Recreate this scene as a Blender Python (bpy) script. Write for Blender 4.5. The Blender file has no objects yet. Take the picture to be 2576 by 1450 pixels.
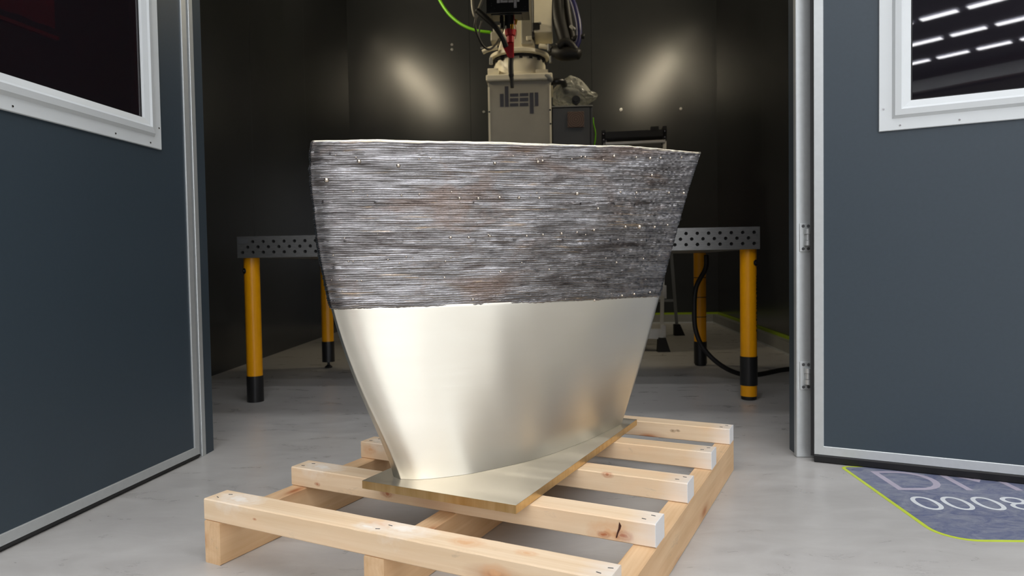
import bpy, bmesh, math, random
import numpy as np
from math import sin, cos, pi, radians, atan2, hypot
from mathutils import Vector, Matrix, noise

SC = bpy.context.scene
COL = SC.collection
random.seed(4)

# ------------------------------------------------------------------ camera
W, H = 2576, 1450
F, PITCH, ROLL, HC, YAW = 1732.9, .0337, -.0163, .6366, .0636   # the world is squared to the booth
_fw = Vector((0, cos(PITCH), -sin(PITCH))); _up = Vector((0, sin(PITCH), cos(PITCH))); _ri = Vector((1, 0, 0))
_rz = Matrix.Rotation(YAW, 3, 'Z')
right = _rz @ (_ri * cos(ROLL) + _up * sin(ROLL)); upv = _rz @ (-_ri * sin(ROLL) + _up * cos(ROLL)); fwd = _rz @ _fw
cd = bpy.data.cameras.new('camera'); cam = bpy.data.objects.new('camera', cd); COL.objects.link(cam)
M3 = Matrix((right, upv, -fwd)).transposed()
cam.matrix_world = Matrix.Translation((0, 0, HC)) @ M3.to_4x4()
cd.sensor_width = 36; cd.sensor_fit = 'HORIZONTAL'; cd.lens = F / W * 36
cd.clip_start = .05; cd.clip_end = 200
cd.dof.use_dof = True; cd.dof.focus_distance = 1.65; cd.dof.aperture_fstop = 6.3
SC.camera = cam

# ------------------------------------------------------------------ world and exposure
wd = bpy.data.worlds.new('world'); SC.world = wd; wd.use_nodes = True
wd.node_tree.nodes['Background'].inputs[0].default_value = (.75, .85, 1, 1)
wd.node_tree.nodes['Background'].inputs[1].default_value = .3
SC.view_settings.view_transform = 'Standard'; SC.view_settings.look = 'None'
SC.view_settings.exposure = -0.12; SC.view_settings.gamma = 1; SC.view_settings.use_curve_mapping = False
SC.cycles.use_denoising = True
SC.cycles.max_bounces = 8; SC.cycles.diffuse_bounces = 4; SC.cycles.glossy_bounces = 4
SC.cycles.sample_clamp_indirect = 6
TUBE_W = 52.0
ROOF_E, FILL_E, TUBE_E = 21.0, 3.4, 4.0


def area(name, loc, sx, sy, power, col, direction):
    l = bpy.data.lights.new(name, 'AREA'); l.shape = 'RECTANGLE'; l.size = sx; l.size_y = sy; l.energy = power; l.color = col
    o = bpy.data.objects.new(name, l); COL.objects.link(o); o.location = loc
    o.rotation_euler = Vector(direction).to_track_quat('-Z', 'Z').to_euler()
    return o


def at(u, v, Y):
    """point at depth Y (booth frame) seen at photo pixel u, v"""
    X = (u - W / 2) / F; V = (v - H / 2) / F
    d = fwd + right * X - upv * V
    t = Y / d.y
    return Vector((0, 0, HC)) + d * t


# ------------------------------------------------------------------ materials
def srgb(r, g, b):
    f = lambda c: (c / 255 / 12.92) if c / 255 <= .04045 else ((c / 255 + .055) / 1.055) ** 2.4
    return (f(r), f(g), f(b), 1)


class NT:
    def __init__(s, name):
        s.m = bpy.data.materials.new(name); s.m.use_nodes = True; s.t = s.m.node_tree
        s.b = s.t.nodes['Principled BSDF']; s.out = s.t.nodes['Material Output']
        s.tc = s.n('ShaderNodeTexCoord')

    def n(s, k, **kw):
        x = s.t.nodes.new(k)
        for a, v in kw.items(): setattr(x, a, v)
        return x

    def l(s, a, b): s.t.links.new(a, b)

    def mapping(s, scale=(1, 1, 1), src='Object', loc=(0, 0, 0)):
        m = s.n('ShaderNodeMapping'); m.inputs['Scale'].default_value = scale; m.inputs['Location'].default_value = loc
        s.l(s.tc.outputs[src], m.inputs[0]); return m.outputs[0]

    def noise(s, vec, scale=5, detail=4, rough=.5, dist=0):
        x = s.n('ShaderNodeTexNoise'); x.inputs['Scale'].default_value = scale; x.inputs['Detail'].default_value = detail
        x.inputs['Roughness'].default_value = rough; x.inputs['Distortion'].default_value = dist
        if vec is not None: s.l(vec, x.inputs['Vector'])
        return x.outputs['Fac']

    def ramp(s, fac, stops, interp='LINEAR'):
        r = s.n('ShaderNodeValToRGB'); r.color_ramp.interpolation = interp
        e = r.color_ramp.elements
        while len(e) < len(stops): e.new(.5)
        for i, (p, c) in enumerate(stops):
            e[i].position = p; e[i].color = c if len(c) == 4 else (*c, 1)
        s.l(fac, r.inputs[0]); return r.outputs[0]

    def mix(s, fac, a, b, mode='MIX'):
        x = s.n('ShaderNodeMix', data_type='RGBA', blend_type=mode)
        for sock, v in ((x.inputs[0], fac), (x.inputs[6], a), (x.inputs[7], b)):
            if isinstance(v, (int, float)): sock.default_value = v
            elif isinstance(v, tuple): sock.default_value = v
            else: s.l(v, sock)
        return x.outputs[2]

    def math(s, op, a, b=0.0, c=None):
        x = s.n('ShaderNodeMath', operation=op)
        for i, v in enumerate((a, b) if c is None else (a, b, c)):
            if isinstance(v, (int, float)): x.inputs[i].default_value = v
            else: s.l(v, x.inputs[i])
        return x.outputs[0]

    def bump(s, h, strength=.2, dist=.01):
        x = s.n('ShaderNodeBump'); x.inputs['Strength'].default_value = strength; x.inputs['Distance'].default_value = dist
        s.l(h, x.inputs['Height']); s.l(x.outputs[0], s.b.inputs['Normal']); return x

    def col(s, v):
        if isinstance(v, tuple): s.b.inputs['Base Color'].default_value = v
        else: s.l(v, s.b.inputs['Base Color'])

    def set(s, **kw):
        for k, v in kw.items():
            k = k.replace('_', ' ')
            if isinstance(v, (int, float, tuple)): s.b.inputs[k].default_value = v
            else: s.l(v, s.b.inputs[k])
        return s


def simple(name, c, rough=.5, metal=0., var=.06, scale=12, bump=0., **kw):
    m = NT(name); v = m.mapping()
    f = m.noise(v, scale, 5, .6)
    a = tuple(max(0, x * (1 - var)) for x in c[:3]) + (1,); b = tuple(min(1, x * (1 + var)) for x in c[:3]) + (1,)
    m.col(m.ramp(f, [(.3, a), (.7, b)]))
    m.set(Roughness=rough, Metallic=metal, **kw)
    if bump: m.bump(m.noise(v, scale * 20, 3), bump, .001)
    return m.m


def emis(name, c, e):
    m = NT(name); m.set(Emission_Color=c, Emission_Strength=e, Roughness=.6); m.b.inputs['Base Color'].default_value = c
    return m.m


MAT = {}
# concrete floor
m = NT('polished concrete'); v = m.mapping(src='Object')
c1 = m.noise(v, 1.3, 6, .62, .4); c2 = m.noise(m.mapping((1, 2.2, 1)), 6, 6, .65, .6); c3 = m.noise(v, 60, 3, .7)
base = m.ramp(c1, [(.3, srgb(176, 173, 169)), (.7, srgb(194, 192, 188))])
base = m.mix(.35, base, m.ramp(c2, [(.35, srgb(168, 164, 160)), (.65, srgb(202, 200, 196))]))
spots = m.noise(m.mapping((1, 1.6, 1)), 22, 5, .65, 1.2)
base = m.mix(m.ramp(spots, [(.68, (0, 0, 0)), (.78, (.32, .32, .32))]), base, srgb(134, 126, 118))
sp2 = m.noise(m.mapping((1, 1, 1), loc=(7, 3, 0)), 55, 4, .6, .8)
base = m.mix(m.ramp(sp2, [(.70, (0, 0, 0)), (.78, (.4, .4, .4))]), base, srgb(120, 112, 104))
m.col(base); m.set(Roughness=m.ramp(c2, [(.3, (.25,) * 3), (.7, (.38,) * 3)]), Specular_IOR_Level=.45)
m.bump(c3, .08, .001)
MAT['floor'] = m.m

MAT['panel'] = simple('slate blue panel', srgb(55, 67, 76), .4, 0, .04, 90, .05)
MAT['boothwall'] = None
m = NT('dark grey booth sheet'); v = m.mapping()
m.col(m.ramp(m.noise(v, 3, 4), [(.3, srgb(48, 50, 52)), (.7, srgb(51, 53, 55))]))
m.set(Roughness=m.ramp(m.noise(v, 2.2, 3), [(.3, (.225,) * 3), (.7, (.25,) * 3)]), Specular_IOR_Level=.5)
MAT['boothwall'] = m.m
MAT['alu'] = simple('anodised aluminium', srgb(204, 208, 208), .42, .55, .03, 60)
MAT['whiteframe'] = simple('white powder coated frame', srgb(221, 226, 227), .35, 0, .01)
MAT['rubber'] = simple('black rubber', srgb(22, 22, 23), .65)
MAT['chrome'] = simple('bright metal', srgb(190, 190, 190), .22, 1.0)
MAT['hallwall'] = simple('hall wall sheet', srgb(186, 186, 184), .7)
MAT['hallwalldark'] = simple('dark hall cladding', srgb(70, 72, 76), .7)
MAT['roof'] = simple('dark roof sheet', srgb(118, 120, 132), .7)
MAT['red'] = simple('red curtain vinyl', srgb(190, 20, 24), .4)
MAT['reddoor'] = simple('red roller door', srgb(150, 28, 28), .5)
MAT['sky'] = emis('daylight roof pane', (.98, .985, 1, 1), ROOF_E)
MAT['fill'] = emis('added fill pane', (.95, .97, 1, 1), FILL_E)  # glow for the two added light panels in the hall
MAT['tube'] = emis('warm tube glow', (1, .86, .62, 1), TUBE_E)
MAT['yellow'] = simple('yellow paint', srgb(246, 168, 0), .35, 0, .04)
MAT['black'] = simple('black plastic', srgb(26, 26, 27), .5)
MAT['satinblack'] = simple('satin black metal', srgb(30, 30, 31), .35)
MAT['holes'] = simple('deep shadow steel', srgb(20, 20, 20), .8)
MAT['cream'] = simple('cream robot enamel', srgb(238, 230, 206), .35, 0, .04, 8)
MAT['creamgrey'] = simple('grey cream sheet', srgb(166, 161, 146), .45, 0, .06, 6)
MAT['cabinet'] = simple('dark grey cabinet paint', srgb(78, 79, 80), .5)
MAT['redtorch'] = simple('red torch plastic', srgb(178, 28, 40), .4)
MAT['brass'] = simple('brass fitting', srgb(205, 160, 60), .3, 1)
MAT['greenhose'] = simple('green hose', srgb(118, 196, 24), .4)
MAT['blue'] = simple('blue cable', srgb(30, 30, 78), .45)
MAT['cable'] = simple('black cable', srgb(17, 15, 14), .55)
MAT['duct'] = simple('grey duct profile', srgb(138, 138, 134), .5)
MAT['lime'] = simple('lime strip', srgb(150, 176, 22), .5)
MAT['logo'] = simple('dark logo vinyl', srgb(66, 66, 74), .5)
MAT['whitelogo'] = simple('white logo print', srgb(205, 205, 210), .5)
MAT['ladder'] = simple('ladder aluminium', srgb(205, 205, 202), .4, .35)
MAT['sticker'] = simple('red sticker', srgb(150, 26, 20), .5)
MAT['smudge'] = simple('dark print', srgb(60, 14, 14), .6)

# steel table
m = NT('welding table steel'); v = m.mapping()
m.col(m.ramp(m.noise(m.mapping((1, 1, 8)), 30, 4), [(.3, srgb(114, 114, 113)), (.7, srgb(131, 131, 129))])); m.set(Roughness=.42, Metallic=.7)
MAT['steel'] = m.m
m = NT('welding table top'); v = m.mapping((20, 20, 20), loc=(.5, .5, 0))
fr = m.n('ShaderNodeVectorMath', operation='FRACTION'); m.l(v, fr.inputs[0])
sb = m.n('ShaderNodeVectorMath', operation='SUBTRACT'); m.l(fr.outputs[0], sb.inputs[0]); sb.inputs[1].default_value = (.5, .5, .5)
sp = m.n('ShaderNodeSeparateXYZ'); m.l(sb.outputs[0], sp.inputs[0])
d = m.math('SQRT', m.math('ADD', m.math('POWER', sp.outputs[0], 2), m.math('POWER', sp.outputs[1], 2)))
m.col(m.ramp(d, [(.15, srgb(15, 15, 15)), (.17, srgb(138, 138, 136))])); m.set(Roughness=.42, Metallic=.7)
MAT['steeltop'] = m.m


def wood(name, seed, light, dark, paint=0.0, L=.93, knots=()):
    m = NT(name)
    g = m.mapping((1.2, 26, 26), loc=(seed * 3.1, seed * 1.7, seed))
    n1 = m.noise(g, 1.6, 5, .6, .6)
    wv = m.n('ShaderNodeTexWave', wave_type='BANDS', bands_direction='Y')
    wv.inputs['Scale'].default_value = 9; wv.inputs['Distortion'].default_value = 5; wv.inputs['Detail'].default_value = 3
    wv.inputs['Detail Scale'].default_value = .6
    m.l(m.mapping((.6, 4, 4), loc=(seed, seed * .37, 0)), wv.inputs['Vector'])
    big = m.noise(m.mapping((2.2, 6, 6), loc=(seed, 0, seed)), 2, 3, .5)
    c = m.ramp(n1, [(.25, dark), (.75, light)])
    c = m.mix(.16, c, m.ramp(wv.outputs['Fac'], [(0, dark), (1, light)]))
    c = m.mix(m.ramp(big, [(.45, (0, 0, 0)), (.75, (.6, .6, .6))]), c, srgb(236, 198, 156))
    # knots
    vo = m.n('ShaderNodeTexVoronoi'); vo.inputs['Scale'].default_value = 1
    nz = m.mapping((4.2, 13, 13), loc=(seed * .77, seed * 1.3, seed * .5)); m.l(nz, vo.inputs['Vector'])
    kf = m.ramp(vo.outputs['Distance'], [(.0, (1, 1, 1)), (.05, (.9, .9, .9)), (.16, (.28, .28, .28)), (.3, (0, 0, 0))])
    c = m.mix(kf, c, srgb(164, 96, 52))
    for (kx, ky, kz, kr, kc) in knots:
        wb_ = m.mapping((1 / kr * .55, 1 / kr, 1 / kr), loc=(-kx / kr * .55, -ky / kr, -kz / kr))
        wn = m.n('ShaderNodeTexNoise'); wn.inputs['Scale'].default_value = 60; m.l(m.tc.outputs['Object'], wn.inputs['Vector'])
        ad = m.n('ShaderNodeVectorMath', operation='MULTIPLY_ADD'); m.l(wn.outputs['Color'], ad.inputs[0]); ad.inputs[1].default_value = (.7, .7, .7); m.l(wb_, ad.inputs[2])
        sb_ = m.n('ShaderNodeVectorMath', operation='SUBTRACT'); m.l(ad.outputs[0], sb_.inputs[0]); sb_.inputs[1].default_value = (.35, .35, .35)
        ln = m.n('ShaderNodeVectorMath', operation='LENGTH'); m.l(sb_.outputs[0], ln.inputs[0])
        c = m.mix(m.ramp(ln.outputs['Value'], [(0, (.95,) * 3), (.25, (.75,) * 3), (.4, (.35,) * 3), (.55, (.5,) * 3), (1, (0, 0, 0))]), c, kc)
    # grey dirt smudges
    dn = m.noise(m.mapping((3, 9, 9), loc=(seed * 2, 2, 1)), 3, 5, .7, .5)
    c = m.mix(m.ramp(dn, [(.62, (0, 0, 0)), (.74, (.4, .4, .4))]), c, srgb(150, 138, 124))
    if paint:
        sx = m.n('ShaderNodeSeparateXYZ'); m.l(m.tc.outputs['Object'], sx.inputs[0])
        pf = m.ramp(m.math('ADD', sx.outputs[0], m.math('MULTIPLY', dn, .05)), [(.0, (0, 0, 0)), (1, (1, 1, 1))])
        thr = m.math('GREATER_THAN', sx.outputs[0], L - .0015)
        near = m.n('ShaderNodeMapRange'); m.l(m.math('ADD', sx.outputs[0], m.math('MULTIPLY', n1, .06)), near.inputs[0])
        near.inputs[1].default_value = L - .035; near.inputs[2].default_value = L + .03
        near.inputs[3].default_value = 0; near.inputs[4].default_value = .75
        c = m.mix(near.outputs[0], c, srgb(232, 226, 218))
        c = m.mix(m.math('MULTIPLY', thr, .75), c, srgb(222, 224, 226))
    m.col(c); m.set(Roughness=.62, Specular_IOR_Level=.3)
    m.bump(n1, .35, .0015)
    return m.m


# machined bronze
m = NT('machined bronze'); g = m.mapping((6, 6, 260))
br = m.noise(g, 1.0, 4, .6, .2); big = m.noise(m.mapping((1, 1, 3)), 3, 3)
m.col(m.ramp(big, [(.3, srgb(227, 222, 208)), (.7, srgb(232, 228, 215))]))
m.set(Metallic=1.0, Roughness=m.ramp(br, [(.3, (.33,) * 3), (.7, (.40,) * 3)]), Anisotropic=.7)
tn = m.n('ShaderNodeCombineXYZ'); tn.inputs[2].default_value = 1; m.l(tn.outputs[0], m.b.inputs['Tangent'])
m.bump(br, .05, .0006)
MAT['bronze'] = m.m
m = NT('brushed bronze plate'); g = m.mapping((3, 60, 60))
br = m.noise(g, 1.0, 4, .6, .3); wv = m.noise(m.mapping((1.6, 15, 1)), 1, 2, .4, .3)
m.col(srgb(240, 231, 213)); m.set(Metallic=1.0, Roughness=m.ramp(wv, [(.3, (.34,) * 3), (.7, (.46,) * 3)]), Anisotropic=.75)
tn = m.n('ShaderNodeCombineXYZ'); tn.inputs[1].default_value = 1
vt_ = m.n('ShaderNodeVectorTransform', vector_type='VECTOR', convert_from='OBJECT', convert_to='WORLD'); m.l(tn.outputs[0], vt_.inputs[0]); m.l(vt_.outputs[0], m.b.inputs['Tangent'])
m.bump(wv, .25, .004)
MAT['plate'] = m.m
m = NT('sawn bronze edge'); g = m.mapping((40, 40, 4))
br = m.noise(g, 1.0, 4, .6, .5)
m.col(m.ramp(br, [(.3, srgb(206, 176, 122)), (.7, srgb(228, 204, 156))])); m.set(Metallic=1.0, Roughness=.36)
m.bump(br, .25, .001)
MAT['plateedge'] = m.m
# raw printed bronze
m = NT('raw printed bronze')
a = m.noise(m.mapping((9, 9, 110)), 1, 5, .65, .3); b = m.noise(m.mapping((5, 5, 11)), 1, 6, .66, .8); d = m.noise(m.mapping((26, 26, 260)), 1, 4, .6, .3)
c = m.ramp(a, [(.3, srgb(90, 87, 86)), (.5, srgb(130, 128, 128)), (.7, srgb(174, 173, 175))])
c = m.mix(m.ramp(b, [(.52, (0, 0, 0)), (.68, (.55, .55, .55))]), c, srgb(118, 96, 82))
b2 = m.noise(m.mapping((6, 6, 34), loc=(4, 2, 7)), 1, 6, .68, .6)
c = m.mix(m.ramp(b2, [(.54, (0, 0, 0)), (.64, (.6, .6, .6))]), c, srgb(64, 56, 52))
gd = m.noise(m.mapping((8, 8, 120), loc=(1, 5, 3)), 1, 4, .6, .3)
c = m.mix(m.ramp(gd, [(.62, (0, 0, 0)), (.72, (.35, .35, .35))]), c, srgb(190, 156, 104))
m.col(c); m.set(Metallic=1.0, Roughness=m.ramp(d, [(.3, (.15,) * 3), (.7, (.33,) * 3)]))
h = m.math('ADD', d, m.math('MULTIPLY', a, .7)); m.bump(h, .5, .0018)
MAT['raw'] = m.m
MAT['spatter'] = simple('spatter bead bronze', srgb(206, 196, 182), .18, 1)
MAT['rim'] = simple('bronze rim bead', srgb(214, 204, 182), .25, 1)

# tinted glass
for key, tint in (('glass_l', (.80, .26, .24, 1)), ('glass_r', (.22, .15, .18, 1))):
    m = NT('tinted welding ' + key); t = m.t
    tr = m.n('ShaderNodeBsdfTransparent'); tr.inputs[0].default_value = tint
    gl = m.n('ShaderNodeBsdfGlossy'); gl.inputs['Roughness'].default_value = .015
    fr = m.n('ShaderNodeFresnel'); fr.inputs[0].default_value = 1.52
    mx = m.n('ShaderNodeMixShader'); m.l(m.math('MULTIPLY', fr.outputs[0], 1.6), mx.inputs[0]); m.l(tr.outputs[0], mx.inputs[1]); m.l(gl.outputs[0], mx.inputs[2]); df = m.n('ShaderNodeBsdfDiffuse'); df.inputs[0].default_value = (.20, .18, .24, 1)
    mx2 = m.n('ShaderNodeMixShader'); mx2.inputs[0].default_value = .035; m.l(mx.outputs[0], mx2.inputs[1]); m.l(df.outputs[0], mx2.inputs[2]); m.l(mx2.outputs[0], m.out.inputs[0])
    MAT[key] = m.m
m = NT('clear plastic film')
tr = m.n('ShaderNodeBsdfTransparent'); tr.inputs[0].default_value = (.93, .93, .9, 1)
gl = m.n('ShaderNodeBsdfPrincipled'); gl.inputs['Base Color'].default_value = srgb(205, 205, 196); gl.inputs['Roughness'].default_value = .12
lw = m.n('ShaderNodeLayerWeight'); lw.inputs[0].default_value = .5
mx = m.n('ShaderNodeMixShader'); m.l(m.math('MULTIPLY_ADD', lw.outputs['Facing'], .55, .16), mx.inputs[0]); m.l(tr.outputs[0], mx.inputs[1]); m.l(gl.outputs[0], mx.inputs[2]); m.l(mx.outputs[0], m.out.inputs[0])
MAT['film'] = m.m
# decal
m = NT('worn blue floor vinyl'); a = m.noise(m.mapping((1, 1.5, 1)), 14, 7, .75, 1.6); b = m.noise(m.mapping((3, 11, 1)), 7, 7, .75, .8)
c = m.ramp(a, [(.38, srgb(96, 104, 136)), (.62, srgb(144, 148, 162))])
c = m.mix(m.ramp(b, [(.5, (0, 0, 0)), (.75, (.6, .6, .6))]), c, srgb(146, 146, 156)); m.col(c); m.set(Roughness=.4)
MAT['decal'] = m.m
MAT['decaltext'] = simple('worn pale vinyl letters', srgb(186, 178, 194), .4)
MAT['decalwhite'] = simple('white vinyl digits', srgb(232, 236, 238), .4)
MAT['decallime'] = simple('lime vinyl border', srgb(204, 222, 70), .4)


# ------------------------------------------------------------------ mesh helpers
def mesh_obj(name, bm, mat, parent=None, smooth=False, bevel=0, loc=None, rotz=None, auto=None):
    me = bpy.data.meshes.new(name)
    bmesh.ops.recalc_face_normals(bm, faces=bm.faces[:])
    bm.to_mesh(me); bm.free()
    for x in (mat if isinstance(mat, (list, tuple)) else [mat]): me.materials.append(x)
    o = bpy.data.objects.new(name, me); COL.objects.link(o)
    if parent: o.parent = parent
    if loc is not None: o.location = loc
    if rotz is not None: o.rotation_euler = (0, 0, rotz)
    if smooth or auto:
        me.polygons.foreach_set('use_smooth', [True] * len(me.polygons))
        if auto: me.set_sharp_from_angle(angle=radians(auto))
    if bevel:
        b = o.modifiers.new('bevel', 'BEVEL'); b.width = bevel; b.segments = 2; b.limit_method = 'ANGLE'; b.angle_limit = radians(40)
    return o


def box(bm, x0, x1, y0, y1, z0, z1, mi=0):
    vs = [bm.verts.new((x, y, z)) for z in (z0, z1) for y in (y0, y1) for x in (x0, x1)]
    for f in ((0, 1, 3, 2), (4, 6, 7, 5), (0, 4, 5, 1), (2, 3, 7, 6), (0, 2, 6, 4), (1, 5, 7, 3)):
        q = bm.faces.new([vs[i] for i in f]); q.material_index = mi
    return vs


def boxm(*a):
    bm = bmesh.new(); box(bm, *a); return bm


def cyl(bm, p0, p1, r0, r1=None, n=20, cap=True):
    p0, p1 = Vector(p0), Vector(p1); r1 = r0 if r1 is None else r1
    d = (p1 - p0).normalized(); a = d.orthogonal().normalized(); b = d.cross(a)
    A = [bm.verts.new(p0 + (a * cos(2 * pi * i / n) + b * sin(2 * pi * i / n)) * r0) for i in range(n)]
    B = [bm.verts.new(p1 + (a * cos(2 * pi * i / n) + b * sin(2 * pi * i / n)) * r1) for i in range(n)]
    for i in range(n): bm.faces.new((A[i], A[(i + 1) % n], B[(i + 1) % n], B[i]))
    if cap: bm.faces.new(A[::-1]); bm.faces.new(B)


def lathe(bm, c, prof, n=40, sx=1, sy=1):
    """prof: (radius, z) about vertical axis through c"""
    rings = []
    for r, z in prof:
        rings.append([bm.verts.new((c[0] + r * sx * cos(2 * pi * i / n), c[1] + r * sy * sin(2 * pi * i / n), c[2] + z)) for i in range(n)])
    for A, B in zip(rings, rings[1:]):
        for i in range(n): bm.faces.new((A[i], A[(i + 1) % n], B[(i + 1) % n], B[i]))
    bm.faces.new(rings[0][::-1]); bm.faces.new(rings[-1])


def spline(pts, k=8):
    P = [Vector(p) for p in pts]; P = [P[0] * 2 - P[1]] + P + [P[-1] * 2 - P[-2]]; out = []
    for i in range(1, len(P) - 2):
        for j in range(k):
            t = j / k; a, b, c, d = P[i - 1:i + 3]
            out.append(.5 * ((2 * b) + (c - a) * t + (2 * a - 5 * b + 4 * c - d) * t * t + (3 * b - a - 3 * c + d) * t ** 3))
    out.append(P[-2]); return out


def tube(bm, pts, r, n=12, k=8, rib=0):
    S = spline(pts, k); rings = []; up = Vector((.13, .2, .97))
    for i, p in enumerate(S):
        t = (S[min(i + 1, len(S) - 1)] - S[max(i - 1, 0)]).normalized()
        a = t.cross(up)
        if a.length < .05: a = t.cross(Vector((1, 0, 0)))
        a.normalize(); b = t.cross(a)
        rr = (r(i / (len(S) - 1)) if callable(r) else r) * (1 + (rib if i % 2 else 0))
        rings.append([bm.verts.new(p + (a * cos(2 * pi * j / n) + b * sin(2 * pi * j / n)) * rr) for j in range(n)])
    for A, B in zip(rings, rings[1:]):
        for j in range(n): bm.faces.new((A[j], A[(j + 1) % n], B[(j + 1) % n], B[j]))
    bm.faces.new(rings[0][::-1]); bm.faces.new(rings[-1])


def frame_profile(bm, x0, x1, z0, z1, prof, s):
    """mitred frame round a rectangle in the local XZ plane; prof = (inset, height out of the face)"""
    rings = []
    for d, h in prof:
        rings.append([bm.verts.new(p) for p in ((x0 + d, s * h, z0 + d), (x1 - d, s * h, z0 + d), (x1 - d, s * h, z1 - d), (x0 + d, s * h, z1 - d))])
    for A, B in zip(rings, rings[1:] + rings[:1]):
        for i in range(4): bm.faces.new((A[i], A[(i + 1) % 4], B[(i + 1) % 4], B[i]))


def empty(name, loc=(0, 0, 0), rz=0, label=None, cat=None, group=None):
    o = bpy.data.objects.new(name, None); COL.objects.link(o); o.location = loc; o.rotation_euler = (0, 0, rz); o.empty_display_size = .1
    if label: o['label'] = label
    if cat: o['category'] = cat
    if group: o['group'] = group
    return o


def tag(o, label, cat, group=None):
    o['label'] = label; o['category'] = cat
    if group: o['group'] = group
    return o


def struct(name, bm, mat, **kw):
    o = mesh_obj(name, bm, mat, **kw); o['kind'] = 'structure'; return o


# ------------------------------------------------------------------ the hall
struct('floor', boxm(-16, 22, -30, 26, -.1, 0), MAT['floor'])
struct('ceiling', boxm(-16, 22, -30, 26, 8.0, 8.15), MAT['roof'])
struct('wall_back', boxm(-16, 22, -30.2, -30, 0, 8), MAT['hallwall'])
struct('wall_front', boxm(-16, 22, 26, 26.2, 0, 8), MAT['hallwall'])
struct('wall_left', boxm(-16.2, -16, -30, 26, 0, 8), MAT['hallwalldark'])
struct('wall_right', boxm(22, 22.2, -30, 26, 0, 8), MAT['hallwall'])
k = 0
for y in [-24.0 + 2.45 * i for i in range(15)]:
    bm = bmesh.new(); x, xe = (-14.5, 9.0) if y < -14 else (-5.6, 8.0)
    while x < xe:
        bm.faces.new([bm.verts.new(p) for p in ((x, y - .16, 7.96), (x + 1.0, y - .16, 7.96), (x + 1.0, y + .16, 7.96), (x, y + .16, 7.96))]); x += 1.27
    k += 1
    struct('window_%d' % k, bm, MAT['sky'])
struct('window_%d' % (k + 1), boxm(.5, 21.0, -29.95, -29.9, .2, 5.2), MAT['fill'])  # added glowing panel behind the camera, unseen, brightens the bronze
struct('window_%d' % (k + 2), boxm(21.9, 21.95, -29.0, -15.5, .4, 6.0), MAT['fill'])  # second added glow panel, out of view, lights the middle of the blade
struct('door_3', boxm(-9.5, -4.2, -29.95, -29.85, 0, 7.2), MAT['reddoor'])
bm = boxm(-15.9, 21.9, -26.2, -25.9, 7.3, 7.75)
struct('trim_3', bm, MAT['alu'])

# ------------------------------------------------------------------ the booth
YF, YB = 2.255, 7.35           # front face and back wall
TH = .08
ZB = 4.0


def wall_poly(name, pts, z0, z1, mat, off):
    """wall slab from plan line pts[0]-pts[1], split in panels at the fractions in pts[2:]"""
    a, b = Vector(pts[0]), Vector(pts[1]); fr = [0] + list(pts[2:]) + [1]
    d = (b - a).normalized(); n = Vector((-d.y, d.x)) * off
    bm = bmesh.new()
    L = (b - a).length
    for f0, f1 in zip(fr, fr[1:]):
        p = a + (b - a) * f0 + d * (.0015 if f0 else 0); q = a + (b - a) * f1 - d * (.0015 if f1 < 1 else 0)
        vs = [bm.verts.new((v.x, v.y, z)) for z in (z0, z1) for v in (p, q, q + n, p + n)]
        for f in ((0, 1, 2, 3), (4, 7, 6, 5), (0, 4, 5, 1), (1, 5, 6, 2), (2, 6, 7, 3), (3, 7, 4, 0)): bm.faces.new([vs[i] for i in f])
    p, q = a + n * .3, b + n * .3
    bm.faces.new([bm.verts.new(v) for v in ((p.x, p.y, z0), (q.x, q.y, z0), (q.x, q.y, z1), (p.x, p.y, z1))])
    return struct(name, bm, mat)


PL0, PL1 = (-1.995, YF + TH), (-2.195, YB)
PR0, PR1 = (1.55, YF + TH), (1.70, YB)
wb = wall_poly('wall_booth_back', [PL1, PR1, .338, .668], 0, ZB, MAT['boothwall'], .08)
wall_poly('wall_booth_left', [PL0, PL1, .47, .705], 0, ZB, MAT['boothwall'], .08)
wall_poly('wall_booth_right', [PR1, PR0, .35, .65], 0, ZB, MAT['boothwall'], .08)
struct('ceiling_booth', boxm(-2.3, 1.8, YF + .001, YB + .1, ZB, ZB + .08), MAT['boothwall'])
DT = 2.10
struct('wall_front_left', boxm(-2.3, -1.211, YF + .026, YF + TH, 0, ZB), MAT['panel'])
struct('wall_front_right', boxm(.778, 1.85, YF + .026, YF + TH + .02, 0, ZB), MAT['panel'])
struct('wall_front_lintel', boxm(-1.211, .778, YF + .026, YF + TH, DT, ZB), MAT['panel'])
struct('trim_1', boxm(-1.30, -1.209, YF, YF + .0255, 0, ZB - .2), MAT['alu'], bevel=.002)
struct('trim_2', boxm(.767, .90, YF, YF + .0255, 0, ZB - .2), MAT['alu'], bevel=.004)

# bolts on the back wall
for (u, v_) in ((1137, 113), (1137, 125), (1212, 109), (1212, 121), (1217, 282), (1562, 276), (1712, 274), (1712, 552)):
    p = at(u, v_, YB); bm = bmesh.new()
    cyl(bm, (p.x, YB - .001, p.z), (p.x, YB - .008, p.z), .017, .015, 16); cyl(bm, (p.x, YB - .008, p.z), (p.x, YB - .02, p.z), .009, .007, 8)
    mesh_obj('bolt', bm, MAT['chrome'], wb, auto=40)

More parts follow.
